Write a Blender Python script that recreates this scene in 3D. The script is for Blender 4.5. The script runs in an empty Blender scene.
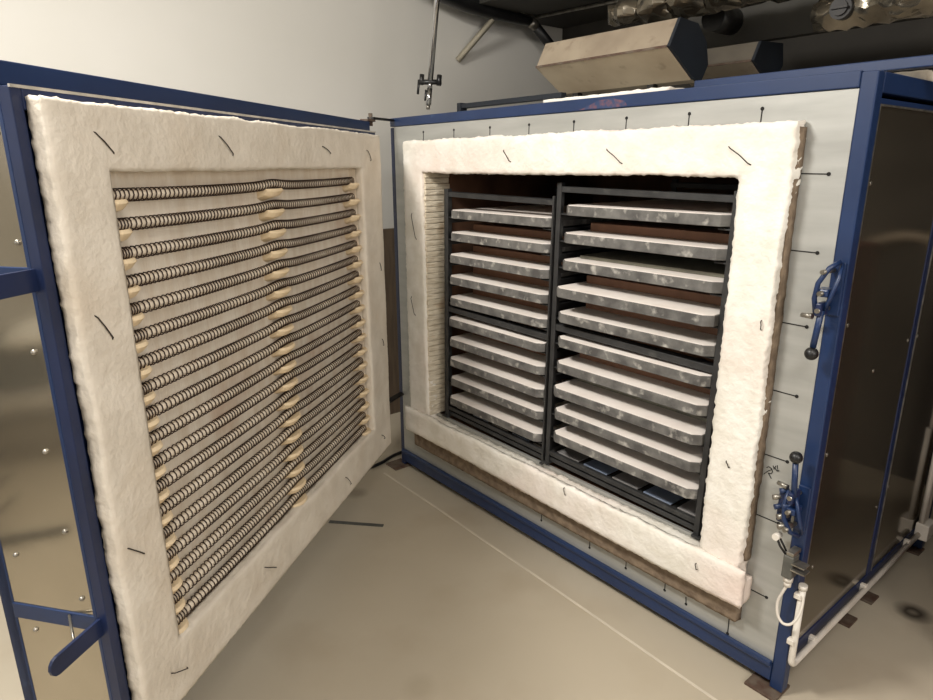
import bpy, bmesh, math, random
from mathutils import Vector, Matrix, noise
random.seed(7)
SC = bpy.context.scene
COL = SC.collection
# ------------------------------------------------------------------ camera
RX = (0.631376, 0.775467, -0.004068)
UX = (-0.21036, 0.176318, 0.961593)
FX = (-0.7464, 0.60627, -0.27445)
CAMP = (2.7612, -1.7971, 1.6)
cam = bpy.data.objects.new('camera', bpy.data.cameras.new('camera'))
COL.objects.link(cam)
cam.data.sensor_width = 36.0
cam.data.lens = 25.0657
cam.data.clip_start = 0.01
cam.matrix_world = Matrix(((RX[0], UX[0], -FX[0], CAMP[0]), (RX[1], UX[1], -FX[1], CAMP[1]),
                           (RX[2], UX[2], -FX[2], CAMP[2]), (0, 0, 0, 1)))
SC.camera = cam
# ------------------------------------------------------------------ world, lights, exposure
w = bpy.data.worlds.new('world'); SC.world = w; w.use_nodes = True
w.node_tree.nodes['Background'].inputs[0].default_value = (0.9, 0.85, 0.78, 1)
w.node_tree.nodes['Background'].inputs[1].default_value = 0.1
def area(name, loc, size, power, col, target):
    d = bpy.data.lights.new(name, 'AREA'); d.shape = 'RECTANGLE'; d.size, d.size_y = size
    d.energy = power; d.color = col
    o = bpy.data.objects.new(name, d); COL.objects.link(o); o.location = loc
    o.rotation_euler = (Vector(target) - Vector(loc)).to_track_quat('-Z', 'Y').to_euler()
    return o
area('ceiling_lamp_and_fill', (0.95, -2.15, 3.0), (0.6, 0.35), 80, (1.0, 0.965, 0.91), (1.1, -0.9, 0.4))
area('ceiling_lamp_and_fill', (3.3, -1.9, 3.0), (1.4, 0.5), 42, (1.0, 0.95, 0.89), (2.2, -1.5, 0.0))  # unseen overhead fill, added to brighten the door face and floor
area('door_fill_light', (5.2, -1.3, 2.1), (1.2, 1.2), 54, (1.0, 0.945, 0.89), (0.8, -1.2, 0.9))  # unseen soft fill added on the right to lift the door lining
area('front_fill_light', (2.0, -4.9, 1.6), (2.4, 1.6), 30, (0.96, 0.97, 1.0), (1.6, 0.0, 0.7))  # unseen frontal fill added for the kiln front and duct undersides
SC.view_settings.view_transform = 'Standard'
SC.view_settings.look = 'None'
SC.view_settings.exposure = 0.0
SC.view_settings.gamma = 1.0
SC.view_settings.use_curve_mapping = False

# ------------------------------------------------------------------ materials
def lin(c):
    return tuple(((v / 255) / 12.92 if v / 255 <= 0.04045 else ((v / 255 + 0.055) / 1.055) ** 2.4) for v in c) + (1.0,)
def mat(name, a, b=None, rough=0.6, metal=0.0, nscale=8.0, stretch=(1, 1, 1), bump=0.0, bscale=60.0,
        c=None, cscale=3.0, clo=0.55, chi=0.7, spec=0.5, detail=6.0, lo=0.35, hi=0.65, rvar=0.0, coord='Object', bdist=0.004):
    m = bpy.data.materials.new(name); m.use_nodes = True
    nt = m.node_tree; N = nt.nodes; L = nt.links
    p = N['Principled BSDF']
    p.inputs['Roughness'].default_value = rough
    p.inputs['Metallic'].default_value = metal
    p.inputs['Specular IOR Level'].default_value = spec
    tc = N.new('ShaderNodeTexCoord'); mp = N.new('ShaderNodeMapping')
    mp.inputs['Scale'].default_value = stretch
    L.new(tc.outputs[coord], mp.inputs['Vector'])
    if b is None:
        b = tuple(max(0, v * 0.93) for v in a)
    n = N.new('ShaderNodeTexNoise'); n.inputs['Scale'].default_value = nscale; n.inputs['Detail'].default_value = detail
    L.new(mp.outputs[0], n.inputs['Vector'])
    r = N.new('ShaderNodeValToRGB'); r.color_ramp.elements[0].position = lo; r.color_ramp.elements[1].position = hi
    r.color_ramp.elements[0].color = lin(a); r.color_ramp.elements[1].color = lin(b)
    L.new(n.outputs['Fac'], r.inputs['Fac'])
    out = r.outputs['Color']
    if c is not None:
        n2 = N.new('ShaderNodeTexNoise'); n2.inputs['Scale'].default_value = cscale; n2.inputs['Detail'].default_value = 5
        L.new(tc.outputs[coord], n2.inputs['Vector'])
        r2 = N.new('ShaderNodeValToRGB'); r2.color_ramp.elements[0].position = clo; r2.color_ramp.elements[1].position = chi
        L.new(n2.outputs['Fac'], r2.inputs['Fac'])
        mx = N.new('ShaderNodeMix'); mx.data_type = 'RGBA'
        L.new(r2.outputs['Color'], mx.inputs['Factor']); L.new(out, mx.inputs['A']); mx.inputs['B'].default_value = lin(c)
        out = mx.outputs['Result']
    L.new(out, p.inputs['Base Color'])
    if rvar:
        mr = N.new('ShaderNodeMapRange'); mr.inputs['To Min'].default_value = rough - rvar; mr.inputs['To Max'].default_value = rough + rvar
        L.new(n.outputs['Fac'], mr.inputs['Value']); L.new(mr.outputs[0], p.inputs['Roughness'])
    if bump:
        n3 = N.new('ShaderNodeTexNoise'); n3.inputs['Scale'].default_value = bscale; n3.inputs['Detail'].default_value = 8
        L.new(mp.outputs[0], n3.inputs['Vector'])
        bp = N.new('ShaderNodeBump'); bp.inputs['Strength'].default_value = bump; bp.inputs['Distance'].default_value = bdist
        L.new(n3.outputs['Fac'], bp.inputs['Height']); L.new(bp.outputs[0], p.inputs['Normal'])
    return m
M = {}
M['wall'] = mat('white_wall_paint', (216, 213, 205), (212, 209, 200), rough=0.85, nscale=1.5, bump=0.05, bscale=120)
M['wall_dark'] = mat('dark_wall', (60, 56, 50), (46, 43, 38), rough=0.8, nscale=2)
M['wall_mid'] = mat('brown_grey_wall', (128, 116, 102), (112, 102, 90), rough=0.8, nscale=2)
M['ceil_dark'] = mat('dark_soffit', (60, 58, 52), (44, 42, 38), rough=0.7, nscale=2)
M['ceil'] = mat('white_ceiling', (215, 212, 204), rough=0.9)
M['blue'] = mat('blue_enamel', (27, 48, 86), (24, 43, 78), rough=0.38, nscale=6, c=(50, 74, 112), cscale=14, clo=0.68, chi=0.8)
M['blue_dark'] = mat('dark_blue_enamel', (24, 38, 74), (20, 32, 62), rough=0.42, nscale=6)
M['steel'] = mat('stainless_front_sheet', (176, 176, 171), (160, 160, 155), rough=0.42, metal=0.35, nscale=3, stretch=(1, 1, 6), bump=0.04, bscale=30)
M['mirror'] = mat('polished_stainless', (192, 184, 168), (174, 166, 150), rough=0.10, metal=0.9, nscale=2, rvar=0.03, bump=0.03, bscale=3, bdist=0.02)
M['mirror_dark'] = mat('dark_polished_panel', (128, 119, 104), (116, 108, 94), rough=0.10, metal=0.85, nscale=2, bump=0.02, bscale=2.5, bdist=0.02)
M['chrome'] = mat('chrome', (200, 200, 200), rough=0.15, metal=1.0)
M['zinc'] = mat('zinc_plated', (165, 160, 150), (120, 116, 108), rough=0.35, metal=0.8, nscale=30)
M['fibre'] = mat('white_ceramic_fibre', (234, 230, 221), (220, 215, 203), rough=0.95, nscale=14, stretch=(1, 1, 1), bump=0.6, bscale=60,
                 c=(226, 204, 194), cscale=1.6, clo=0.52, chi=0.85, spec=0.1, bdist=0.006)
M['fibre_door'] = mat('aged_ceramic_fibre', (224, 216, 202), (212, 203, 188), rough=0.95, nscale=10, bump=0.6, bscale=60,
                      c=(206, 192, 172), cscale=3.5, clo=0.5, chi=0.85, spec=0.1, bdist=0.006)
M['fibre_brown'] = mat('brown_fibre', (138, 122, 104), (108, 94, 80), rough=0.95, nscale=30, bump=0.8, bscale=70, spec=0.1)
M['fibre_cream'] = mat('layered_cream_fibre', (222, 212, 192), (200, 188, 166), rough=0.95, nscale=9, stretch=(2, 2, 9), bump=0.9, bscale=14, spec=0.1, bdist=0.01,
                       c=(190, 160, 122), cscale=9, clo=0.6, chi=0.8)
M['backing'] = mat('heated_fibre_backing', (240, 231, 215), (228, 215, 195), rough=0.95, nscale=6, stretch=(5, 5, 1), bump=0.6, bscale=30, spec=0.1,
                   c=(204, 172, 146), cscale=2.5, clo=0.58, chi=0.8)
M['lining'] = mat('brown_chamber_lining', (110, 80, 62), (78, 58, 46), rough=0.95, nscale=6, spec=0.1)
M['coil'] = mat('oxidised_heating_wire', (62, 44, 34), (46, 32, 25), rough=0.55, metal=0.3, nscale=40)
M['ceramic'] = mat('tan_ceramic', (230, 210, 176), (220, 198, 162), rough=0.8, nscale=18, c=(226, 206, 176), cscale=25, bump=0.2, bscale=90)
M['tube'] = mat('pale_ceramic_tube', (238, 227, 208), (222, 208, 186), rough=0.75, nscale=30)
M['rack'] = mat('grey_rack_steel', (60, 60, 60), (46, 46, 46), rough=0.55, metal=0.25, nscale=14, c=(96, 96, 92), cscale=16, clo=0.6, chi=0.85)
M['tray'] = mat('mottled_grey_plate', (112, 110, 106), (76, 74, 72), rough=0.7, nscale=18, c=(176, 172, 164), cscale=26, clo=0.57, chi=0.75, detail=8, coord='Object')
M['wash'] = mat('white_kiln_wash', (238, 230, 222), (230, 220, 211), rough=0.9, nscale=14, bump=0.15, bscale=80)
M['clay'] = mat('brown_clay', (142, 104, 82), (120, 88, 68), rough=0.8, nscale=7)
M['greyslab'] = mat('grey_green_slab', (140, 138, 122), (116, 114, 102), rough=0.7, nscale=9)
M['hearth'] = mat('blue_grey_hearth', (146, 156, 174), (118, 136, 168), rough=0.4, nscale=5)
M['hearth2'] = mat('grey_hearth', (160, 156, 154), (136, 134, 134), rough=0.5, nscale=5)
M['edge'] = mat('bare_metal_edge', (206, 200, 190), (170, 165, 155), rough=0.4, metal=0.3, nscale=20)
M['black'] = mat('black_plastic', (26, 26, 27), (18, 18, 19), rough=0.4, nscale=20)
M['soot'] = mat('dark_slot', (24, 22, 20), rough=0.9)
M['wire'] = mat('dark_wire_pin', (62, 54, 48), (40, 34, 30), rough=0.6, metal=0.3, nscale=60)
M['white_plastic'] = mat('white_plastic', (222, 216, 206), (208, 200, 188), rough=0.45, nscale=12)
M['grey_box'] = mat('grey_cast_metal', (104, 104, 98), (84, 84, 80), rough=0.5, metal=0.3, nscale=20)
M['galv'] = mat('galvanised_sheet', (172, 158, 138), (150, 136, 118), rough=0.5, metal=0.35, nscale=5, c=(120, 104, 90), cscale=16, clo=0.58, chi=0.8)
M['galv_shaded'] = mat('shaded_galvanised_sheet', (104, 97, 86), (84, 78, 70), rough=0.5, metal=0.3, nscale=6)  # galvanised sheet darkened to hold the rear duct's shade
M['galv_bounce'] = mat('bounce_lit_sheet', (206, 190, 164), (186, 168, 142), rough=0.5, metal=0.2, nscale=5, c=(140, 122, 102), cscale=16, clo=0.6, chi=0.85)  # galvanised sheet lightened to hold bounced light on a lower facet
M['linepaint'] = mat('pale_line', (210, 200, 182), rough=0.6)
M['endcap'] = mat('dark_blue_end_cap', (18, 26, 36), (13, 19, 28), rough=0.6)
M['darksteel'] = mat('dark_metal', (40, 38, 36), (28, 26, 25), rough=0.5, metal=0.4, nscale=8)
M['brownmetal'] = mat('rusty_plate', (96, 84, 72), (74, 52, 40), rough=0.8, nscale=24, bump=0.3)
M['board'] = mat('brown_board', (104, 88, 70), (86, 72, 58), rough=0.8, nscale=4, stretch=(8, 8, 1))
M['palestrip'] = mat('pale_paint', (178, 170, 150), rough=0.6)
M['red'] = mat('dark_red_paint', (130, 36, 26), rough=0.5)
M['redmark'] = mat('faded_red_paint', (104, 66, 74), (34, 52, 88), rough=0.6, nscale=34, lo=0.38, hi=0.56)
def vary(m):
    nt = m.node_tree; oi = nt.nodes.new('ShaderNodeObjectInfo'); ad = nt.nodes.new('ShaderNodeVectorMath'); ad.operation = 'MULTIPLY_ADD'
    ad.inputs[1].default_value = (7, 7, 7)
    for n in [n for n in nt.nodes if n.type == 'TEX_COORD']:
        out = n.outputs['Object']; dest = [l.to_socket for l in out.links]
        for d in dest: nt.links.new(ad.outputs[0], d)
        nt.links.new(oi.outputs['Location'], ad.inputs[0]); nt.links.new(out, ad.inputs[2])
vary(M['tray'])
# crumpled foil
def foil():
    m = mat('crumpled_foil', (150, 142, 128), (100, 94, 84), rough=0.22, metal=0.95, nscale=6)
    nt = m.node_tree; N = nt.nodes; L = nt.links
    v = N.new('ShaderNodeTexVoronoi'); v.inputs['Scale'].default_value = 16
    b = N.new('ShaderNodeBump'); b.inputs['Strength'].default_value = 1.0; b.inputs['Distance'].default_value = 0.02
    tc = N.new('ShaderNodeTexCoord'); L.new(tc.outputs['Object'], v.inputs['Vector'])
    L.new(v.outputs['Distance'], b.inputs['Height']); L.new(b.outputs[0], N['Principled BSDF'].inputs['Normal'])
    return m
M['foil'] = foil()
# floor: warm grey resin with faint mottling, a few specks and one ring-shaped oil stain
def floor_mat():
    m = mat('grey_beige_resin_floor', (190, 180, 161), (180, 169, 149), rough=0.36, nscale=0.9, detail=8, rvar=0.05,
            c=(166, 151, 128), cscale=2.4, clo=0.55, chi=0.95, bump=0.03, bscale=60)
    nt = m.node_tree; N = nt.nodes; L = nt.links; p = N['Principled BSDF']
    base = p.inputs['Base Color'].links[0].from_socket
    tc = N.new('ShaderNodeTexCoord')
    def stain(base, cx, cy, r, inner, col, strength):
        vm = N.new('ShaderNodeVectorMath'); vm.operation = 'DISTANCE'; vm.inputs[1].default_value = (cx, cy, 0)
        ns = N.new('ShaderNodeTexNoise'); ns.inputs['Scale'].default_value = 14
        L.new(tc.outputs['Object'], ns.inputs['Vector'])
        L.new(tc.outputs['Object'], vm.inputs[0])
        ad = N.new('ShaderNodeMath'); ad.operation = 'MULTIPLY_ADD'; L.new(ns.outputs['Fac'], ad.inputs[0]); ad.inputs[1].default_value = r * 0.5
        L.new(vm.outputs['Value'], ad.inputs[2])
        rp = N.new('ShaderNodeValToRGB'); e = rp.color_ramp.elements
        mr = N.new('ShaderNodeMapRange'); mr.inputs['From Max'].default_value = r * 1.6; L.new(ad.outputs[0], mr.inputs['Value'])
        e[0].position = 0.15; e[0].color = (inner,) * 3 + (1,)
        e[1].position = 1.0; e[1].color = (0, 0, 0, 1)
        k = e.new(0.45); k.color = (strength,) * 3 + (1,)
        L.new(mr.outputs[0], rp.inputs['Fac'])
        mx = N.new('ShaderNodeMix'); mx.data_type = 'RGBA'
        L.new(rp.outputs['Color'], mx.inputs['Factor']); L.new(base, mx.inputs['A']); mx.inputs['B'].default_value = lin(col)
        return mx.outputs['Result']
    base = stain(base, 2.215, 0.77, 0.052, 0.5, (38, 30, 24), 0.92)
    base = stain(base, 0.10, -0.36, 0.05, 0.5, (110, 96, 76), 0.5)
    base = stain(base, 1.35, -0.85, 0.05, 0.3, (150, 136, 114), 0.3)
    L.new(base, p.inputs['Base Color'])
    return m
M['floor'] = floor_mat()

# ------------------------------------------------------------------ mesh helpers
class MB:
    def __init__(s, T=None):
        s.bm = bmesh.new(); s.T = T; s.mi = 0
    def _v(s, p):
        if s.T: p = s.T(*p)
        return s.bm.verts.new(p)
    def quad(s, pts):
        try:
            f = s.bm.faces.new([s._v(p) for p in pts]); f.material_index = s.mi
        except ValueError: pass
    def box(s, x0, x1, y0, y1, z0, z1):
        v = [s._v(p) for p in ((x0, y0, z0), (x1, y0, z0), (x1, y1, z0), (x0, y1, z0), (x0, y0, z1), (x1, y0, z1), (x1, y1, z1), (x0, y1, z1))]
        for q in ((0, 1, 2, 3), (4, 5, 6, 7), (0, 1, 5, 4), (1, 2, 6, 5), (2, 3, 7, 6), (3, 0, 4, 7)):
            f = s.bm.faces.new([v[i] for i in q]); f.material_index = s.mi
        return s
    def prism(s, poly, a, b, axis=0):
        # poly: 2d points in the two other axes, extruded from a to b along axis
        def P(u, v, t):
            return {0: (t, u, v), 1: (u, t, v), 2: (u, v, t)}[axis]
        A = [s._v(P(u, v, a)) for u, v in poly]; B = [s._v(P(u, v, b)) for u, v in poly]
        n = len(poly)
        for f in ([A, B] + [[A[i], A[(i + 1) % n], B[(i + 1) % n], B[i]] for i in range(n)]):
            ff = s.bm.faces.new(f); ff.material_index = s.mi
        return s
    def tube(s, pts, r, n=10, caps=True):
        P = [Vector(s.T(*p)) if s.T else Vector(p) for p in pts]
        rr = r if isinstance(r, (list, tuple)) else [r] * len(P)
        t0 = (P[1] - P[0]).normalized()
        up = Vector((0, 0, 1)) if abs(t0.z) < 0.9 else Vector((1, 0, 0))
        u = t0.cross(up).normalized(); rings = []
        for i, p in enumerate(P):
            if i == 0: t = P[1] - P[0]
            elif i == len(P) - 1: t = P[-1] - P[-2]
            else: t = (P[i + 1] - P[i]).normalized() + (P[i] - P[i - 1]).normalized()
            t.normalize()
            u = (u - t * u.dot(t)).normalized(); v = t.cross(u)
            rings.append([s.bm.verts.new(p + (u * math.cos(2 * math.pi * k / n) + v * math.sin(2 * math.pi * k / n)) * rr[i]) for k in range(n)])
        for a, b in zip(rings, rings[1:]):
            for k in range(n):
                f = s.bm.faces.new((a[k], a[(k + 1) % n], b[(k + 1) % n], b[k])); f.material_index = s.mi; f.smooth = True
        if caps:
            for q in (rings[0], rings[-1]):
                f = s.bm.faces.new(q); f.material_index = s.mi
        return s
    def sphere(s, c, r, sc=(1, 1, 1), n=16):
        c = Vector(s.T(*c)) if s.T else Vector(c)
        m = Matrix.Translation(c) @ Matrix.Diagonal((r * sc[0], r * sc[1], r * sc[2], 1))
        q = bmesh.ops.create_uvsphere(s.bm, u_segments=n, v_segments=n // 2 + 2, radius=1, matrix=m)
        for v in q['verts']:
            for f in v.link_faces: f.smooth = True; f.material_index = s.mi
        return s
    def build(s, name, mats, parent=None, bevel=0.0, **k):
        bmesh.ops.recalc_face_normals(s.bm, faces=s.bm.faces)
        me = bpy.data.meshes.new(name); s.bm.to_mesh(me); s.bm.free()
        for q in (mats if isinstance(mats, (list, tuple)) else [mats]): me.materials.append(q)
        o = bpy.data.objects.new(name, me); COL.objects.link(o)
        if parent: o.parent = parent
        if bevel:
            b = o.modifiers.new('bevel', 'BEVEL'); b.width = bevel; b.segments = 2; b.limit_method = 'ANGLE'
        for a, v in k.items(): o[a] = v
        return o
def empty(name, loc, label, cat, group=None):
    o = bpy.data.objects.new(name, None); COL.objects.link(o); o.location = loc; o.empty_display_size = 0.1
    o['label'] = label; o['category'] = cat
    if group: o['group'] = group
    return o
def soft_slab(x0, x1, y0, y1, z0, z1, T=None, step=0.01, amp=0.004, fuzz=0.006, seed=0.0, bulge=0.004, sag=None, hole=None):
    """thick felt-like slab with ragged, wavy edges; y0 is the front face"""
    nx = max(1, int((x1 - x0) / step)); nz = max(1, int((z1 - z0) / step)); ny = max(2, int((y1 - y0) / 0.012))
    mb = MB(T); V = {}
    off = Vector((seed * 7.1, seed * 3.3, seed * 1.7))
    if hole:
        h = (round((hole[0] - x0) / (x1 - x0) * nx), round((hole[1] - x0) / (x1 - x0) * nx), round((hole[2] - z0) / (z1 - z0) * nz), round((hole[3] - z0) / (z1 - z0) * nz))
    else: h = (-9, -9, -9, -9)
    inh = lambda i, k: h[0] <= i < h[1] and h[2] <= k < h[3]
    def vert(i, j, k):
        key = (i, j, k)
        if key in V: return V[key]
        x = x0 + (x1 - x0) * i / nx; y = y0 + (y1 - y0) * j / ny; z = z0 + (z1 - z0) * k / nz
        p = Vector((x, y, z)) + off
        e = 1.0 if (i in (0, nx) or k in (0, nz)) else 0.0
        # rounded front edge
        dx = min(i, nx - i) * step; dz = min(k, nz - k) * step; d = min(dx, dz)
        if hole and d > 0.03: d = max(0, max(h[0] - i, i - h[1], h[2] - k, k - h[3])) * step
        yy = y
        if j == 0: yy = y + bulge * max(0, 1 - d / 0.02) ** 2
        n1 = noise.noise(p * 6); n2 = noise.noise(p * 45 + Vector((3, 1, 2))); n3 = noise.noise(p * 110)
        if j < ny:
            yy += amp * n1 + amp * 0.35 * n2
        if e:
            q = fuzz * (0.9 * n1 + 0.7 * n2 + 0.5 * n3)
            if i == 0: x -= q
            if i == nx: x += q
            if k == 0: z -= q
            if k == nz: z += q
        if hole and h[0] <= i <= h[1] and h[2] <= k <= h[3]:
            q = fuzz * (0.6 * n1 + 0.6 * n2 + 0.4 * n3)
            if i == h[0]: x += q
            if i == h[1]: x -= q
            if k == h[2]: z += q
            if k == h[3]: z -= q
        if sag: z += sag(x, z)
        V[key] = mb._v((x, yy, z))
        return V[key]
    def face(a, b, c, d):
        f = mb.bm.faces.new((a, b, c, d)); f.smooth = True
    for i in range(nx):
        for k in range(nz):
            if inh(i, k): continue
            for j in (0, ny): face(vert(i, j, k), vert(i + 1, j, k), vert(i + 1, j, k + 1), vert(i, j, k + 1))
    for j in range(ny):
        for i in range(nx):
            for k in (0, nz): face(vert(i, j, k), vert(i + 1, j, k), vert(i + 1, j + 1, k), vert(i, j + 1, k))
        for k in range(nz):
            for i in (0, nx): face(vert(i, j, k), vert(i, j, k + 1), vert(i, j + 1, k + 1), vert(i, j + 1, k))
        if hole:
            for i in range(h[0], h[1]):
                for k in (h[2], h[3]): face(vert(i, j, k), vert(i + 1, j, k), vert(i + 1, j + 1, k), vert(i, j + 1, k))
            for k in range(h[2], h[3]):
                for i in (h[0], h[1]): face(vert(i, j, k), vert(i, j, k + 1), vert(i, j + 1, k + 1), vert(i, j + 1, k))
    return mb
def struct(mb, name, m, **k):
    o = mb.build(name, m, **k); o['kind'] = 'structure'; return o

# ------------------------------------------------------------------ the room
struct(MB().box(-0.85, 5.5, -5.0, 3.2, -0.1, 0.0), 'floor', M['floor'])
struct(MB().box(-0.85, -0.75, -5.0, 3.2, 0.0, 3.1), 'wall_left', M['wall'])
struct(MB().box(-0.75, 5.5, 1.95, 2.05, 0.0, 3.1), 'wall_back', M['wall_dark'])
struct(MB().box(5.4, 5.5, -5.0, 3.1, 0.0, 3.1), 'wall_right', M['wall_mid'])
struct(MB().box(-0.85, 5.5, -5.1, -5.0, 0.0, 3.1), 'wall_front', M['wall'])
struct(MB().box(-0.85, 5.5, -5.1, 3.2, 3.1, 3.2), 'ceiling', M['ceil'])
# dark lowered soffit over the back of the kiln
struct(MB().box(-0.75, 5.4, 1.0, 1.95, 2.53, 2.60), 'ceiling_soffit', M['ceil_dark'])
# worn pale line in the floor coating, following the kiln front
ln = MB()
pts = [(0.0, -0.132), (0.49, -0.134), (0.85, -0.144), (1.2, -0.149), (1.5, -0.156), (1.78, -0.164), (2.6, -0.18)]
for (a, b), (c, d) in zip(pts, pts[1:]):
    dx, dy = c - a, d - b; l = math.hypot(dx, dy); nx_, ny_ = -dy / l * 0.005, dx / l * 0.005
    ln.prism([(a - nx_, b - ny_), (c - nx_, d - ny_), (c + nx_, d + ny_), (a + nx_, b + ny_)], 0.0002, 0.0012, axis=2)
struct(ln, 'trim_1', M['linepaint'])

# ------------------------------------------------------------------ the kiln
W, H, DEP = 2.096, 1.811, 1.28
kiln = empty('kiln', (0, 0, 0), 'large blue framed electric kiln with its white-lined door swung open', 'kiln')
OX0, OX1, OZ0, OZ1 = 0.305, 1.805, 0.405, 1.567       # the opening
T4 = 0.04
def part(mb, name, m, bevel=0.0, **k): return mb.build(name, m, kiln, bevel, **k)
part(MB().box(W - T4, W, -0.0, T4, 0.012, H), 'frame_post', M['blue'], 0.004)
part(MB().box(-0.026, 0.004, 0, T4, 0.012, H - 0.04), 'frame_post', M['blue_dark'], 0.004)
part(MB().box(W - T4, W, DEP - T4, DEP, 0.012, H), 'frame_post', M['blue'], 0.004)
part(MB().box(-0.026, T4, DEP - T4, DEP, 0.012, H), 'frame_post', M['blue'], 0.004)
part(MB().box(-0.026, W - T4, -0.001, T4, H - 0.036, H + 0.003), 'top_beam', M['blue'], 0.003)
part(MB().box(0.004, W - T4, -0.004, T4, 0.036, 0.10).box(0.004, W - T4, -0.018, 0.0, 0.094, 0.110), 'bottom_beam', M['blue'], 0.003)
part(MB().box(W - T4, W, T4, DEP - T4, H - 0.048, H), 'side_beam', M['blue'], 0.003)
part(MB().box(W - T4, W - 0.006, T4, DEP - T4, 1.738, 1.752), 'side_rail', M['blue'], 0.002)
part(MB().box(W - T4, W - 0.004, T4, DEP - T4, 0.105, 0.165), 'side_beam', M['blue_dark'], 0.003)
part(MB().box(W - T4, W - 0.003, 0.605, 0.64, 0.165, 1.738), 'side_rail', M['blue_dark'], 0.003)
part(MB().box(-0.024, T4, T4, DEP - T4, 0.04, H - 0.002), 'side_panel', M['blue_dark'])
part(MB().box(T4, W - T4, DEP - 0.03, DEP - 0.005, 0.04, H - 0.002), 'rear_panel', M['mirror_dark'])
part(MB().box(0.03, W - T4, 0.03, DEP - 0.03, 1.786, 1.804), 'roof_panel', M['steel'])
part(MB().box(0.04, W - T4, 0.03, DEP - 0.03, 0.09, 0.11), 'bottom_panel', M['darksteel'])
part(MB().box(W - 0.02, W - 0.006, 0.04, 0.603, 0.168, 1.735), 'side_panel', M['mirror_dark'])
part(MB().box(W - 0.02, W - 0.006, 0.643, DEP - 0.045, 0.168, 1.735), 'side_panel', M['mirror_dark'])
part(MB().box(W - 0.007, W - 0.001, 0.0405, 0.046, 0.168, 1.738).box(W - 0.007, W - 0.001, 0.046, 0.60, 1.733, 1.738)
     .box(W - 0.007, W - 0.001, 0.64, 0.645, 0.168, 1.738).box(W - 0.007, W - 0.001, 0.645, 1.23, 1.733, 1.738), 'panel_edging', M['zinc'])
for (y, z) in [(0.07, 1.55), (0.07, 1.18), (0.07, 0.80), (0.10, 0.42), (0.58, 1.05), (0.58, 0.45), (0.58, 1.6), (0.665, 1.05), (0.665, 0.5), (0.32, 1.0)]:
    part(MB().sphere((W - 0.0055, y, z), 0.006, (0.4, 1, 1), 10), 'screw', M['zinc'])
# front sheet with the opening
def ring(mb, x0, x1, z0, z1, a0, a1, c0, c1, y0, y1):
    mb.box(x0, a0, y0, y1, z0, z1).box(a1, x1, y0, y1, z0, z1).box(a0, a1, y0, y1, z0, c0).box(a0, a1, y0, y1, c1, z1); return mb
fp = ring(MB(), 0.004, W - T4, 0.10, H - 0.038, OX0, OX1, OZ0, OZ1, 0.002, 0.014)
part(fp, 'front_panel', M['steel'])
# expansion slots, each a slit ending in a drilled hole
def slot(x0, z0, x1, z1):
    mb = MB(); dx, dz = x1 - x0, z1 - z0; l = math.hypot(dx, dz); nx_, nz_ = -dz / l * 0.0015, dx / l * 0.0015
    mb.prism([(x0 - nx_, z0 - nz_), (x1 - nx_, z1 - nz_), (x1 + nx_, z1 + nz_), (x0 + nx_, z0 + nz_)], 0.0008, 0.0025, axis=1)
    mb.prism([(x1 + 0.0052 * math.cos(a * math.pi / 5), z1 + 0.0052 * math.sin(a * math.pi / 5)) for a in range(10)], 0.0005, 0.0025, axis=1)
    part(mb, 'expansion_slot', M['soot'])
for k in range(6): slot(1.90, 1.574 - 0.2005 * k, 2.014, 1.573 - 0.2005 * k)
slot(1.90, 0.312, 2.01, 0.312)
for x_ in (0.244, 0.467, 0.70, 0.922, 1.144, 1.368, 1.596, 1.818): slot(x_, 1.69, x_ + 0.001, 1.742)
for x_ in (1.048, 1.314, 1.49, 1.66): slot(x_, 0.17, x_, 0.14)
slot(1.744, 0.16, 1.747, 0.133); slot(1.903, 0.17, 1.904, 0.112)
# handwritten letters near the lower latch
hw = MB()
def stroke(p): hw.tube([(a + 0.008, 0.0005, b + 0.010) for a, b in p], 0.0012, 6)
stroke([(1.944, 0.698), (1.956, 0.713), (1.966, 0.722)]); stroke([(1.950, 0.722), (1.956, 0.727), (1.965, 0.724), (1.969, 0.715), (1.965, 0.707), (1.957, 0.707)])
stroke([(1.957, 0.707), (1.963, 0.699), (1.968, 0.693)])
stroke([(1.968, 0.735), (1.972, 0.724), (1.976, 0.737)]); stroke([(1.972, 0.731), (1.982, 0.722)]); stroke([(1.980, 0.740), (1.984, 0.722), (1.987, 0.727)])
part(hw, 'handwritten_mark', M['soot'], label='black handwritten letters PH')
# chamber
part(MB().box(OX0 - 0.05, OX0 - 0.002, 0.014, 1.12, OZ0, OZ1), 'side_lining', M['lining'])
part(MB().box(OX1, OX1 + 0.05, 0.014, 1.12, OZ0, OZ1), 'side_lining', M['fibre_cream'])
part(MB().box(OX0 - 0.05, OX1 + 0.05, 0.014, 1.12, OZ1, OZ1 + 0.05), 'ceiling_lining', M['lining'])
part(MB().box(OX0 - 0.05, OX1 + 0.05, 1.12, 1.17, OZ0 - 0.04, OZ1 + 0.05), 'rear_lining', M['lining'])
part(MB().box(OX0 - 0.05, OX1 + 0.05, 0.014, 1.12, OZ0 - 0.06, OZ0 - 0.012), 'hearth', M['lining'])
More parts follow.
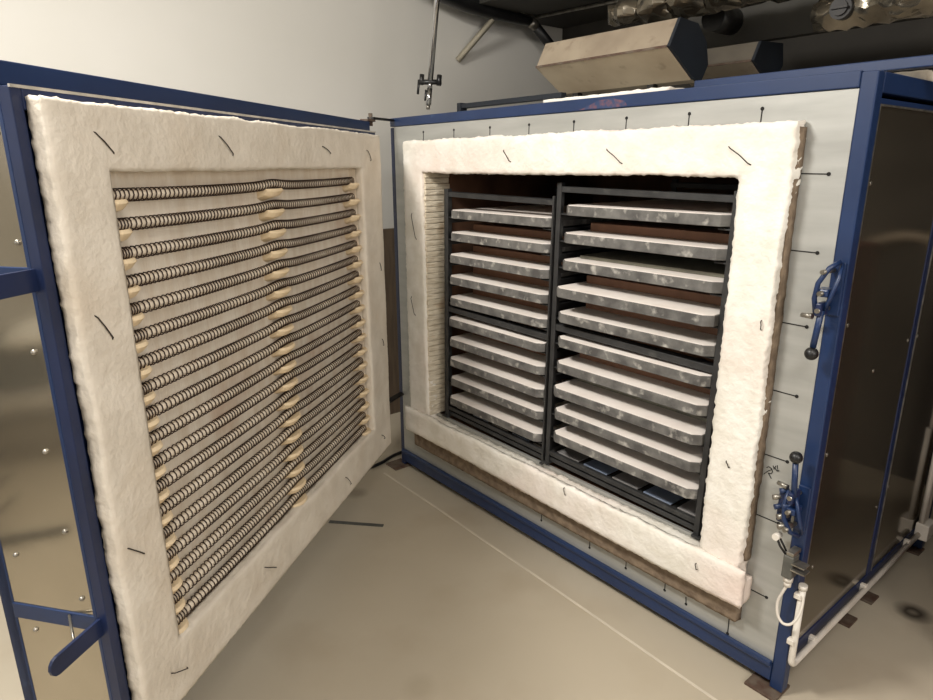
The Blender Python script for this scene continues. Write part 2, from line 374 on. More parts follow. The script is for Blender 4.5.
# fibre surround
F = M['fibre']
part(soft_slab(0.156, 1.94, -0.057, 0.0, 0.36, 1.702, seed=1, fuzz=0.009, hole=(OX0, OX1, 0.395, OZ1), step=0.008), 'fibre_blanket', F)
part(soft_slab(0.135, 1.965, -0.078, -0.055, 0.282, 0.408, seed=4, fuzz=0.006, bulge=0.006, sag=lambda x, z: 0.006 * math.sin(x * 3) * (z < 0.33)), 'fibre_blanket', F)
part(soft_slab(0.14, 1.96, -0.054, 0.0, 0.282, 0.362, seed=14, fuzz=0.004), 'fibre_blanket', F)
part(soft_slab(0.15, 1.94, -0.03, 0.001, 0.192, 0.284, seed=5, fuzz=0.004, bulge=0), 'fibre_board', M['fibre_brown'], label='brown scorched board edge below the white fibre')
part(soft_slab(1.938, 1.9465, -0.032, 0.0, 0.42, 1.69, seed=6, fuzz=0.003, amp=0.002, bulge=0.001), 'fibre_edge', M['fibre_brown'], label='unlit right side of the fibre, coloured brown')  # brown strip puts the blanket side's shade into the colour
part(soft_slab(0.147, 0.158, -0.040, 0.0, 0.42, 1.62, seed=8, fuzz=0.004, amp=0.002, bulge=0.001), 'fibre_edge', M['fibre_brown'], label='unlit right side of the fibre, coloured brown')
# ribbed jamb inside the opening on the left, rear edge browned
jb = MB()
for i in range(46):
    z = OZ0 + i * 0.0253
    a = random.uniform(0.0, 0.006)
    jb.box(OX0 - 0.01, OX0 + 0.007 + a, -0.044, 0.09 + a, z, z + 0.0235)
part(jb, 'jamb_lining', M['fibre_cream'], 0.003)
def pin(x0, z0, x1, z1, y=-0.062, T=None, parent=None):
    xm, zm = (x0 + x1) / 2, (z0 + z1) / 2
    MB(T).tube([(x0, y + 0.006, z0), (x0 * 0.9 + x1 * 0.1, y - 0.001, z0 * 0.9 + z1 * 0.1), (xm + 0.002, y - 0.003, zm + 0.002), (x0 * 0.1 + x1 * 0.9, y - 0.001, z0 * 0.1 + z1 * 0.9), (x1, y + 0.006, z1)], 0.0016, 6).build('wire_pin', M['wire'], parent or kiln)
for p in [(0.848, 1.653, 0.888, 1.609), (1.342, 1.647, 1.41, 1.6), (1.765, 1.646, 1.835, 1.596), (1.917, 1.182, 1.92, 1.154), (1.863, 0.737, 1.875, 0.718),
          (0.221, 1.385, 0.256, 1.264), (0.2, 0.99, 0.23, 0.90)]: pin(*p)
pin(1.812, 0.364, 1.818, 0.344, y=-0.084); pin(1.24, 0.40, 1.25, 0.372, y=-0.084)
# feet plates
for (x_, y_) in ((W - 0.05, 0.01), (-0.03, -0.02), (W - 0.03, 0.53), (W - 0.03, 0.73), (W - 0.03, DEP - 0.05)):
    q_ = 0.05 if y_ < 0.3 else 0.036
    mb = MB().box(x_ - q_, x_ + q_, y_ - q_, y_ + q_, 0.0, 0.010)
    if 0.3 < y_ < 1.0: mb.box(x_ - 0.03, x_ - 0.008, y_ - 0.014, y_ + 0.014, 0.010, 0.108)
    part(mb, 'foot_plate', M['brownmetal'], 0.002)
# roof items that belong to the kiln
part(MB().box(1.45, 2.3, 0.24, 0.28, 1.835, 1.863), 'roof_rail', M['blue'], 0.003)
for x_ in (1.6, 1.95): part(MB().box(x_, x_ + 0.04, 0.24, 0.28, 1.804, 1.836), 'rail_support', M['blue_dark'])
part(MB().box(0.325, 0.95, 0.14, 0.17, 1.842, 1.862).box(0.32, 0.345, 0.135, 0.175, 1.811, 1.866).box(0.9, 0.93, 0.14, 0.17, 1.804, 1.836), 'roof_bar', M['endcap'], 0.002)
part(soft_slab(0.97, 1.50, 0.02, 0.22, 1.811, 1.826, seed=9, fuzz=0.004, amp=0.002), 'roof_blanket', M['fibre'])
part(soft_slab(1.56, 2.09, 0.32, 1.2, 1.806, 1.836, seed=10, fuzz=0.004, amp=0.002, step=0.02), 'roof_blanket', M['fibre_door'])
rm = MB(); rm.prism([(1.17, 1.778), (1.23, 1.779), (1.30, 1.776), (1.37, 1.780), (1.36, 1.794), (1.31, 1.806), (1.25, 1.803), (1.22, 1.792)], -0.0018, -0.0008, axis=1)
part(rm, 'paint_smear', M['redmark'], label='faded red smear of paint')

# latches on the right post
def latch(z0, flip, tag):
    s = -1 if flip else 1
    Z = lambda d: z0 + s * d
    base = part(MB().box(W - 0.038, W - 0.004, -0.008, -0.001, min(Z(-0.02), Z(0.12)), max(Z(-0.02), Z(0.12))), 'latch', M['blue'], 0.003)
    def sub(mb, n, m, bv=0.0): return mb.build(n, m, base, bv)
    X = W - 0.022
    sub(MB().tube([(X + 0.012, -0.03, Z(0.125)), (X - 0.002, -0.055, Z(0.11)), (X - 0.02, -0.065, Z(0.07)), (X - 0.026, -0.06, Z(0.03)), (X - 0.022, -0.05, Z(-0.012))], 0.0065), 'latch_arm', M['blue'])
    sub(MB().tube([(X + 0.014, -0.02, Z(0.12)), (X + 0.02, -0.045, Z(0.085)), (X + 0.012, -0.055, Z(0.04)), (X - 0.002, -0.05, Z(0.0))], 0.0055), 'latch_arm', M['blue'])
    sub(MB().box(X - 0.03, X + 0.006, -0.062, -0.014, min(Z(0.035), Z(0.055)), max(Z(0.035), Z(0.055))), 'latch_block', M['blue'], 0.004)
    sub(MB().box(X - 0.018, X - 0.002, -0.07, -0.02, min(Z(-0.015), Z(0.02)), max(Z(-0.015), Z(0.02))), 'latch_block', M['blue_dark'], 0.004)
    for d in (0.045, 0.0, 0.1): sub(MB().tube([(X - 0.01, -0.075, Z(d)), (X - 0.008, -0.012, Z(d))], 0.0065, 8), 'bolt', M['zinc'])
    sub(MB().tube([(X - 0.028, -0.05, Z(-0.02)), (X - 0.058, -0.045, Z(-0.022))], [0.008, 0.006], 8), 'bolt', M['zinc'])
    h = sub(MB().tube([(X - 0.006, -0.055, Z(0.0)), (X - 0.01, -0.055, Z(-0.05)), (X - 0.014, -0.055, Z(-0.10))], 0.008), 'latch_handle', M['blue'])
    sub(MB().sphere((X - 0.015, -0.055, Z(-0.118)), 0.0175), 'ball_knob', M['black'])
latch(1.235, False, 0)
latch(0.70, True, 1)
# extra ironwork on the lower latch
lk = part(MB().box(W - 0.075, W - 0.04, -0.045, -0.012, 0.60, 0.70), 'latch_bracket', M['blue_dark'], 0.008)
for i, (a, b) in enumerate([(-0.07, 0.70), (-0.085, 0.675), (-0.075, 0.65), (-0.062, 0.625), (-0.05, 0.665), (-0.052, 0.60)]):
    MB().tube([(W + a, -0.05 - 0.004 * i, b), (W + a + 0.02, -0.035, b + 0.006)], 0.008, 8).build('bolt', M['zinc'] if i % 2 else M['blue'], lk)

# limit switch
sw = part(MB().box(2.062, 2.092, -0.052, -0.012, 0.440, 0.513), 'limit_switch', M['grey_box'], 0.004)
MB().box(2.068, 2.09, -0.05, -0.001, 0.513, 0.526).build('switch_cap', M['zinc'], sw, 0.003)
MB().tube([(2.070, -0.045, 0.508), (2.048, -0.047, 0.530), (2.036, -0.048, 0.553)], 0.0035, 8).tube([(2.060, -0.03, 0.513), (2.036, -0.032, 0.550)], 0.003, 8).build('lever', M['darksteel'], sw)
MB().tube([(2.034, -0.056, 0.556), (2.034, -0.03, 0.556)], 0.010, 16).build('roller', M['white_plastic'], sw)
MB().box(2.088, 2.125, -0.056, -0.02, 0.493, 0.497).box(2.088, 2.128, -0.056, -0.02, 0.474, 0.478).build('mounting_strip', M['zinc'], sw)
MB().tube([(2.078, -0.034, 0.440), (2.078, -0.034, 0.423)], 0.0135, 6).tube([(2.078, -0.034, 0.424), (2.078, -0.034, 0.408)], 0.0105, 12).build('cable_gland', M['white_plastic'], sw)
# conduit round the right corner
CX = W + 0.013
def arc(c, r, a0, a1, n, f): return [f(c, r, a0 + (a1 - a0) * i / n) for i in range(n + 1)]
cbc = [(2.078, -0.034, 0.410), (2.070, -0.036, 0.385), (2.060, -0.038, 0.345), (2.066, -0.040, 0.305), (2.084, -0.040, 0.285), (2.105, -0.034, 0.292), (2.117, -0.022, 0.322), (2.118, -0.008, 0.36), (CX, 0.0, 0.395)]
def spline(P, n=6):
    out = []
    for i in range(len(P) - 1):
        a, b, c, d = [Vector(P[max(0, min(len(P) - 1, j))]) for j in (i - 1, i, i + 1, i + 2)]
        for k in range(n):
            t = k / n
            out.append(0.5 * ((2 * b) + (c - a) * t + (2 * a - 5 * b + 4 * c - d) * t * t + (3 * b - a - 3 * c + d) * t ** 3))
    return out + [Vector(P[-1])]
cb = spline(cbc)
MB().tube(cb, 0.0042, 8).build('cable', M['white_plastic'], sw)
cpts = [(CX, 0.0, 0.405), (CX, 0.0, 0.150)] + [(CX, 0.025 - 0.025 * math.cos(t), 0.150 - 0.025 * math.sin(t)) for t in (0.3, 0.7, 1.1, 1.5)] + [(CX, 0.1, 0.1265), (CX, 1.085, 0.152)]
cd = part(MB().tube(cpts, 0.0098, 12), 'conduit', M['white_plastic'])
MB().tube([(CX, 0.0, 0.398), (CX, 0.0, 0.412)], 0.0125, 12).build('conduit_collar', M['white_plastic'], cd)
for (y, z, vert) in ((0, 0.375, 1), (0, 0.215, 1), (0.16, 0.128, 0), (0.56, 0.138, 0), (0.98, 0.149, 0)):
    mb = MB()
    if vert: mb.box(W - 0.004, CX + 0.004, y - 0.016, y + 0.016, z - 0.009, z + 0.009)
    else: mb.box(W - 0.004, CX + 0.004, y - 0.009, y + 0.009, z - 0.016, z + 0.018)
    mb.build('conduit_clip', M['white_plastic'], cd, 0.003)
part(MB().box(W - 0.002, W + 0.045, 1.085, 1.165, 0.13, 0.20), 'junction_box', M['white_plastic'], 0.004)
part(MB().tube([(CX, 1.10, 0.20), (CX, 1.10, 0.60)], 0.011).tube([(CX, 1.14, 0.20), (CX, 1.14, 1.2)], 0.011), 'conduit', M['white_plastic'])

# ------------------------------------------------------------------ the door (hinged on the left, open about 52 degrees)
PX, PY = 0.2182, -0.2115
DX, DY = 0.61398, -0.78932
NX, NY = -DY, DX
def TD(s, o, z):          # s along the door from the hinge, o depth into the door (o<0 towards viewer side), z height
    return (PX + DX * s - NX * o, PY + DY * s - NY * o, z)
SE = 1.785
body = MB(TD).box(-0.045, SE - 0.006, 0.066, 0.30, 0.275, 1.735).build('door', M['blue_dark'], kiln, label='swung-open blue kiln door lined with white fibre and heating coils')
def dpart(mb, n, m, bv=0.0, **k): return mb.build(n, m, body, bv, **k)
fr = ring(MB(TD), -0.05, SE, 0.27, 1.74, 0.02, SE - 0.025, 0.30, 1.70, 0.04, 0.066)
dpart(fr, 'door_frame', M['blue_dark'], 0.002)
dpart(MB(TD).box(-0.05, SE, 0.0375, 0.042, 1.737, 1.7425), 'frame_edge', M['edge'], label='bare metal edge along the top of the door')
dpart(MB(TD).box(SE - 0.03, SE, 0.066, 0.076, 0.10, 1.74), 'end_post', M['blue'], 0.002)
dpart(MB(TD).box(SE - 0.03, SE, 0.297, 0.33, 0.10, 1.74), 'end_post', M['blue'], 0.003)
dpart(MB(TD).box(SE - 0.03, SE + 0.001, 0.07, 0.30, 0.578, 0.618), 'end_rail', M['blue'], 0.002)
dpart(MB(TD).box(SE - 0.03, SE + 0.001, 0.07, 0.30, 1.368, 1.412), 'end_rail', M['blue'], 0.002)
dpart(MB(TD).box(SE - 0.03, SE + 0.001, 0.07, 0.30, 1.70, 1.74), 'end_rail', M['blue'], 0.002)
for (a, b) in ((0.12, 0.578), (0.618, 1.368), (1.412, 1.70)):
    ep = dpart(MB(TD).box(SE - 0.02, SE - 0.003, 0.076, 0.297, a, b), 'end_panel', M['mirror'])
for (o, z) in ((0.088, 1.66), (0.088, 1.46), (0.10, 1.24), (0.12, 1.02), (0.11, 0.83), (0.10, 0.66), (0.16, 0.52), (0.25, 0.55), (0.26, 0.75)):
    dpart(MB(TD).sphere((SE - 0.002, o, z), 0.006, (1, 1, 1), 10), 'screw', M['zinc'])
dpart(MB(TD).box(-0.072, SE + 0.005, 0.072, 0.12, 1.742, 1.786), 'top_beam', M['blue'], 0.003)
dpart(MB(TD).box(-0.05, SE, 0.30, 0.33, 0.27, 1.74), 'rear_sheet', M['blue_dark'])
def strike(z, l):
    mb = MB(TD)
    poly = [(SE - 0.001, z - 0.022), (SE + l, z - 0.022)] + [(SE + l + 0.02 * math.sin(t), z - 0.022 * math.cos(t)) for t in (0.5, 1.0, 1.57, 2.1, 2.6)] + [(SE + l, z + 0.022), (SE - 0.001, z + 0.022)]
    poly3 = poly
    mb.prism(poly3, 0.058, 0.066, axis=1)
    dpart(mb, 'latch_strike', M['blue_dark'], 0.001)
strike(0.592, 0.12); strike(1.388, 0.22)
dpart(MB(TD).tube([(SE + 0.002, 0.14, 0.612), (SE + 0.07, 0.064, 0.585)], 0.003, 8), 'stay_rod', M['zinc'])
FD = M['fibre_door']
S0, S1, Z0, Z1 = 0.215, 1.612, 0.432, 1.586
dpart(soft_slab(-0.002, 1.757, 0.0, 0.04, 0.272, 1.724, T=TD, seed=21, fuzz=0.006, step=0.009, hole=(S0, S1, Z0, Z1), sag=lambda x, z: -0.010 * x / 1.7 * (z < 0.36)), 'fibre_blanket', FD)
dpart(soft_slab(S0 - 0.02, S1 + 0.02, 0.062, 0.075, Z0 - 0.02, Z1 + 0.02, T=TD, seed=25, step=0.02, amp=0.003), 'backing_blanket', M['backing'])
for a in [(1.65, 1.669, 1.597, 1.622), (1.217, 1.677, 1.152, 1.625), (0.591, 1.665, 0.519, 1.639), (0.161, 1.66, 0.121, 1.616), (1.719, 1.307, 1.679, 1.244), (1.737, 0.775, 1.687, 0.728),
          (1.671, 0.377, 1.614, 0.345), (1.216, 0.378, 1.154, 0.337), (0.577, 0.374, 0.533, 0.32), (0.075, 1.183, 0.054, 1.139), (0.08, 0.83, 0.06, 0.79), (0.15, 0.38, 0.12, 0.35)]:
    pin(*a, y=(-0.002 if a[1] > 0.45 else -0.012), T=TD, parent=body)
dpart(ring(MB(TD), S0 - 0.03, S1 + 0.03, Z0 - 0.03, Z1 + 0.03, S0 + 0.001, S1 - 0.001, Z0 - 0.001, Z1 + 0.001, 0.036, 0.066), 'recess_lining', M['backing'])
# coils
ROWS = 18; ZT, ZB = 1.543, 0.456
SL, SM, SR = 1.575, 0.885, 0.235
def coil_z(s):       # local sag relative to the row height
    k = 0.005 * math.exp(-((s - SM) / 0.07) ** 2)
    sag = -0.003 * math.sin(math.pi * min(1, max(0, (s - SM) / (SL - SM)))) - 0.003 * math.sin(math.pi * min(1, max(0, (SM - s) / (SM - SR))))
    return k + sag - 0.004
proto = []
for v in range(3):
    rnd = random.Random(v); ph = rnd.random() * 6
    turns = 94; seg = 10; pts = []
    s_a, s_b = SL + 0.03, SR + 0.005
    dens = [1.0 + 0.25 * math.sin(ph + 3 * t / turns * 6.28) * 0.5 + (-0.45 if (v > 0 and t < 6) else 0) for t in range(turns)]
    tot = sum(dens); acc = 0
    for t in range(turns):
        for q in range(seg):
            u = (acc + dens[t] * q / seg) / tot
            s = s_a + (s_b - s_a) * u
            a = 2 * math.pi * q / seg
            zc = coil_z(s)
            pts.append((s, 0.041 - 0.0145 * math.cos(a), zc + 0.0145 * math.sin(a)))
        acc += dens[t]
    proto.append(pts)
mesh_c = []
for v in range(3):
    o = MB(TD).tube(proto[v], 0.0017, 5).build('heating_coil', M['coil'], body); mesh_c.append(o)
tubep = [(SL + 0.03 - i * (SL - SR + 0.03) / 40, 0.041, coil_z(SL + 0.03 - i * (SL - SR + 0.03) / 40)) for i in range(41)]
tb0 = MB(TD).tube(tubep, 0.0095, 10).build('coil_core', M['tube'], body)
def holder(sc, w0, w1):
    mb = MB(TD)
    # ledge profile in (depth, height): wide at the wall, pointed nose under the coil
    A = [(0.064, -0.014), (0.050, -0.0165), (0.030, -0.0145), (0.012, -0.012), (0.006, -0.020), (0.020, -0.034), (0.064, -0.046)]
    n = 6; rings = []
    for i in range(n + 1):
        u = -1 + 2 * i / n
        k = 1 - 0.35 * abs(u) ** 2.5
        rings.append([mb._v((sc + u * (w0 if u > 0 else w1), 0.064 - (0.064 - d) * k, z if z > -0.018 else -0.016 + (z + 0.016) * k * (1.12 + 0.22 * u))) for d, z in A])
    for a, b in zip(rings, rings[1:]):
        for k in range(len(A)): mb.bm.faces.new((a[k], a[(k + 1) % len(A)], b[(k + 1) % len(A)], b[k]))
    mb.bm.faces.new(rings[0]); mb.bm.faces.new(rings[-1])
    return mb.build('ceramic_holder', M['ceramic'], body, 0.0015)
hp = [holder(SL + 0.008, 0.034, 0.034), holder(SM + 0.014, 0.048, 0.048), holder(SR + 0.018, 0.038, 0.036)]
for r in range(ROWS):
    z = ZT + (ZB - ZT) * r / (ROWS - 1)
    if r < 3: o = mesh_c[r]
    else: o = mesh_c[(r * 2) % 3].copy(); COL.objects.link(o)
    o.parent = body; o.location = (0, 0, z)
    for src in [tb0] + hp:
        c = src if r == 0 else src.copy()
        if r: COL.objects.link(c); c.parent = body
        c.location = (0, 0, z)
# hinges between kiln and door
for z in (1.800, 0.42):
    hg = part(MB().prism([(-0.02, 0.03), (0.0, 0.03), (0.095, -0.165), (0.075, -0.185), (0.06, -0.175), (-0.02, 0.0)], z, z + 0.008, axis=2), 'hinge', M['darksteel'])
    MB().tube([(0.078, -0.170, z - 0.03), (0.078, -0.170, z + 0.024)], 0.009, 10).build('hinge_pin', M['brownmetal'], hg)
    MB().prism([(0.06, -0.150), (0.095, -0.155), (0.125, -0.215), (0.095, -0.235)], z - 0.012, z - 0.004, axis=2).build('hinge_leaf', M['brownmetal'], hg)

# ------------------------------------------------------------------ racks
def rack(x0, x1, ztop, zmid, trays, label, pw=0.024, pr=0.024):
    t = empty('kiln_rack', ((x0 + x1) / 2, 0.35, 0.409), label, 'rack', 'steel racks in the kiln chamber')
    ox, oy, oz = t.location
    def rp(mb, n, m=M['rack'], bv=0.0015): 
        o = mb.build(n, m, t, bv); o.location = (-ox, -oy, -oz); return o
    for (px, py, pw) in ((x0, 0.0, pw), (x1 - pr, 0.0, pr), (x0, 0.72, pw), (x1 - pr, 0.72, pr)):
        a = px == x0
        mb = MB().box(px, px + pw, py, py + 0.006, 0.409, ztop + 0.012)
        if a: mb.box(px, px + 0.006, py, py + 0.04, 0.409, ztop + 0.012)
        else: mb.box(px + pw - 0.006, px + pw, py, py + 0.04, 0.409, ztop + 0.012)
        rp(mb, 'post')
        rp(MB().box(px - (0.008 if px < 0.5 else 0.0005), px + pw + (0.008 if px > 1.5 else 0.0005), py - 0.012, py + 0.05, 0.409, 0.417), 'foot')
    for y in (0.004, 0.70): rp(MB().box(x0 + 0.008, x1 - 0.008, y, y + 0.012, ztop - 0.021, ztop).box(x0 + 0.008, x1 - 0.008, y, y + 0.035, ztop - 0.003, ztop), 'top_bar')
    rp(MB().box(x0 + 0.008, x1 - 0.008, 0.004, 0.02, zmid - 0.024, zmid).box(x0 + 0.008, x1 - 0.008, 0.02, 0.045, zmid - 0.004, zmid), 'middle_bar')
    rp(MB().box(x0 + 0.008, x1 - 0.008, 0.002, 0.018, 0.450, 0.468), 'bottom_bar')
    rp(MB().box(x0 + 0.008, x1 - 0.008, 0.010, 0.045, 0.420, 0.438), 'bottom_bar')
    for xx in (x0 + 0.012, x1 - 0.032): rp(MB().box(xx, xx + 0.02, 0.02, 0.72, 0.425, 0.45), 'base_rail')
    for k in range(1, 5):
        xx = x0 + (x1 - x0) * k / 5
        rp(MB().box(xx, xx + 0.016, 0.02, 0.72, 0.428, 0.446), 'base_rail')
    n_p = 5
    for k in range(n_p):
        a = x0 + (x1 - x0) * k / n_p + 0.022; b = x0 + (x1 - x0) * (k + 1) / n_p - 0.004
        rp(MB().box(a, b, 0.05, 0.70, 0.4462, 0.452), 'base_plate', M['hearth'] if k % 2 else M['hearth2'])
    for z in trays:
        for (a, b, c, d) in ((x0 + 0.006, x0 + 0.066, x0 + 0.006, x0 + 0.012), (x1 - 0.066, x1 - 0.006, x1 - 0.012, x1 - 0.006)):
            rp(MB().box(a, b, 0.008, 0.72, z - 0.006, z - 0.001).box(c, d, 0.008, 0.72, z - 0.03, z - 0.006), 'tray_runner')
    t.rotation_euler.y = 0.016
    return t
TH = 0.036
RZ = [1.458 - 0.0985 * k for k in range(10)]
LZ = [1.408 - 0.0975 * k for k in range(10)]
rack(1.056, 1.770, 1.518, 1.002, [z - TH for z in RZ], 'taller grey steel rack on the right side of the kiln chamber')
rack(0.378, 1.052, 1.480, 0.962, [z - TH for z in LZ], 'lower grey steel rack on the left side of the kiln chamber', 0.026, 0.014)
# trays
def make_tray(x0, x1, dep=0.62):
    cx = (x0 + x1) / 2; h = (x1 - x0) / 2; ch_ = 0.022
    t = empty('kiln_tray', (0, 0, 0), '', 'tray')
    prof = [(-h, ch_), (-h + ch_ * 1.2, 0), (h - ch_ * 1.2, 0), (h, ch_), (h, dep), (-h, dep)]
    b = MB().prism(prof, 0, TH - 0.002, axis=2).build('plate', M['tray'], t, 0.002)
    p2 = [(-h + 0.004, ch_ + 0.003), (-h + ch_ * 1.2 + 0.003, 0.004), (h - ch_ * 1.2 - 0.003, 0.004), (h - 0.004, ch_ + 0.003), (h - 0.004, dep - 0.01), (-h + 0.004, dep - 0.01)]
    MB().prism(p2, TH - 0.002, TH, axis=2).build('white_coating', M['wash'], t)
    return t
words = ['topmost', 'second from the top', 'third from the top', 'fourth from the top', 'fifth from the top', 'sixth from the top', 'fourth from the bottom', 'third from the bottom', 'second from the bottom', 'lowest']
def dup(src):
    c = src.copy(); COL.objects.link(c)
    for ch_ in src.children:
        k = ch_.copy(); COL.objects.link(k); k.parent = c
    return c
clay = {}
for side, x0, x1, ZS, yo in (('right', 1.098, 1.744, RZ, [0, -.004, -.006, -.034, -.014, -.012, -.012, -.022, -.012, -.01]),
                             ('left', 0.414, 1.030, LZ, [0.0, 0.0, -.006, -.006, -.004, -.012, -.006, -.006, 0.0, -.006])):
    src = None
    for k, z in enumerate(ZS):
        if src is None: t = src = make_tray(x0, x1)
        else: t = dup(src)
        y = -0.010 + yo[k]
        LX = (z - 0.41) * 0.018
        t.location = ((x0 + x1) / 2 + LX, y, z - TH)
        t.rotation_euler.z = random.uniform(-0.006, 0.006)
        extra = ', pushed out furthest' if (side == 'right' and k == 3) else ''
        t['label'] = 'white-topped grey tray, %s in the %s rack%s' % (words[k], side, extra)
        t['group'] = 'white-topped trays in the %s rack' % side
        # ware lying behind the white front strip
        mname = 'greyslab' if (side == 'right' and k in (2, 7)) else 'clay'
        grey = mname == 'greyslab'
        if (side, k) in (('right', 8), ('right', 9), ('left', 8), ('left', 9), ('right', 0), ('left', 0)): continue
        y0 = {('right', 3): 0.11, ('right', 6): 0.095}.get((side, k), 0.115 if not grey else (0.065 if k == 2 else 0.098))
        key = (side, mname)
        hgt = 0.012 if grey else 0.030
        if key not in clay:
            s_ = MB().box(-(x1 - x0) / 2 + 0.03, (x1 - x0) / 2 - 0.03, 0, 0.42, 0, hgt).build('slab', M[mname], None, 0.002)
            clay[key] = s_; c = s_
        else:
            c = clay[key].copy(); COL.objects.link(c)
        c.location = ((x0 + x1) / 2 + LX, y0, z + 0.0003)
        c['label'] = '%s slab lying at the back of the tray %s in the %s rack' % ('pale grey' if grey else 'dark brown', words[k], side)
        c['category'] = 'slab'; c['group'] = 'slabs on the trays of the %s rack' % side

# ------------------------------------------------------------------ things above and around
# chrome rod with clamp
rod = empty('hanging_rod', (0.05, 0.20, 1.86), 'chrome rod with a black clamp hanging above the left corner of the kiln', 'rod')
def rp(mb, n, m, bv=0.0):
    o = mb.build(n, m, rod, bv); o.location = -rod.location; return o
A = Vector((0.05, 0.171, 1.858)); B = Vector((0.05, 0.235, 2.344)); U = (B - A).normalized()
rp(MB().tube([A + U * 0.13, A + U * 1.25], 0.0135, 14), 'rod', M['chrome'])
rp(MB().tube([A + U * 0.02, A + U * 0.095], 0.0135, 12).tube([A + U * 0.095, A + U * 0.13], [0.0135, 0.0085], 12), 'socket', M['chrome'])
rp(MB().tube([A, A + U * 0.02], 0.009, 12), 'tip', M['zinc'])
p = A + U * 0.125
sx = Vector((RX[0], RX[1], 0)).normalized()
rp(MB().tube([p - sx * 0.055, p + sx * 0.055], 0.012, 10).tube([p - sx * 0.042 - U * 0.012, p - sx * 0.042 + U * 0.035], 0.011, 10).tube([p + sx * 0.042 - U * 0.016, p + sx * 0.042 + U * 0.032], 0.012, 10)
   .tube([p - sx * 0.055 + U * 0.01, p - sx * 0.055 - U * 0.055], 0.006, 8), 'clamp', M['black'])
rp(MB().tube([A + U * 0.09 - sx * 0.018, A + U * 0.04 - sx * 0.018], 0.004, 8), 'trigger', M['black'])

# wall strut
st = MB()
st.tube([(-0.735, 0.98, 2.235), (-0.60, 1.155, 2.47)], 0.019, 4).build('wall_strut', M['palestrip'], None,
      label='pale metal strut slanting up from the white wall to the black pipe', category='bracket')
# black pipe with elbow
bp = empty('black_pipe', (-0.2, 0.7, 2.45), 'black pipe sloping along under the dark ceiling above the kiln', 'pipe')
def bpp(mb, n, m):
    o = mb.build(n, m, bp); o.location = -bp.location; return o
bpp(MB().tube([(-0.60, 0.62, 2.62), (-0.60, 0.80, 2.575), (-0.60, 0.94, 2.545), (-0.60, 1.07, 2.525), (-0.60, 1.22, 2.51), (-0.60, 1.40, 2.50), (-0.60, 1.49, 2.495)], [0.068, 0.066, 0.06, 0.05, 0.04, 0.032, 0.026], 16), 'pipe', M['black'])
bpp(MB().tube([(-0.60, 1.48, 2.50), (-0.60, 1.53, 2.475)], 0.034, 10), 'pipe_collar', M['zinc'])
bpp(MB().tube([(-0.60, 1.51, 2.49), (-0.60, 1.70, 2.36), (-0.60, 1.80, 2.29)], 0.032, 12), 'pipe_elbow', M['black'])
bpp(MB().tube([(-0.56, 0.80, 2.60), (-0.56, 1.10, 2.565), (-0.56, 1.50, 2.52)], 0.007, 6).tube([(-0.56, 1.50, 2.52), (1.4, 1.62, 2.50)], 0.010, 6), 'pipe_rail', M['zinc'])

# ducts on the kiln roof
def duct(name, x0, x1, prof, label, cap_prof=None):
    t = empty(name, (x0, prof[0][0], 1.86), label, 'duct', 'sheet metal ducts above the kiln')
    def q(mb, n, m, bv=0.0):
        o = mb.build(n, m, t, bv); o.location = -t.location; return o
    q(MB().prism(prof, x0, x1, axis=0), 'duct_body', M['galv'] if x1 - x0 > 0.5 else M['galv_shaded'])  # the short rear duct takes its shade from the darker sheet
    cy = sum(a for a, b in prof) / len(prof); cz = sum(b for a, b in prof) / len(prof)
    q(MB().prism([(cy + (a - cy) * 1.005, cz + (b - cz) * 1.005) for a, b in prof], x1, x1 + 0.012, axis=0), 'end_cap', M['endcap'])
    (a0, b0), (a1, b1) = prof[1], prof[2]; e = 0.0025
    q(MB().prism([(a0, b0), (a1, b1), (a1 - e, b1 - e * 1.4), (a0 - e, b0 - e * 1.4)], x0 + 0.001, x1 - 0.001, axis=0), 'lower_face_lit', M['galv_bounce'] if x1 - x0 > 0.5 else M['galv'])  # paler overlay colours in the light caught by the lower facet
    # folded crease strip along the front ridge
    a, b = prof[1]
    q(MB().box(x0, x1, a - 0.004, a + 0.004, b - 0.004, b + 0.004), 'seam', M['brownmetal'])
    for z0_ in (0.1, 0.7):
        xx = x0 + (x1 - x0) * z0_
        q(MB().box(xx, xx + 0.03, prof[3][0] - 0.05, prof[3][0] - 0.02, 1.806, prof[3][1] + 0.01), 'duct_support', M['darksteel'])
    return t
prof1 = [(0.361, 2.091), (0.309, 1.995), (0.472, 1.90), (0.520, 1.891), (0.558, 1.955), (0.535, 2.03), (0.47, 2.085)]
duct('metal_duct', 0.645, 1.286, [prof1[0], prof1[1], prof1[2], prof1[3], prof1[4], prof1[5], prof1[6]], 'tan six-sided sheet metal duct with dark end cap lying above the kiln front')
prof2 = [(0.80, 2.052), (0.76, 1.98), (0.86, 1.925), (0.93, 1.92), (0.99, 1.98), (0.97, 2.06)]
duct('metal_duct', 1.04, 1.355, prof2, 'smaller sheet metal duct, coloured as in shade, standing behind the tan one on the kiln roof')
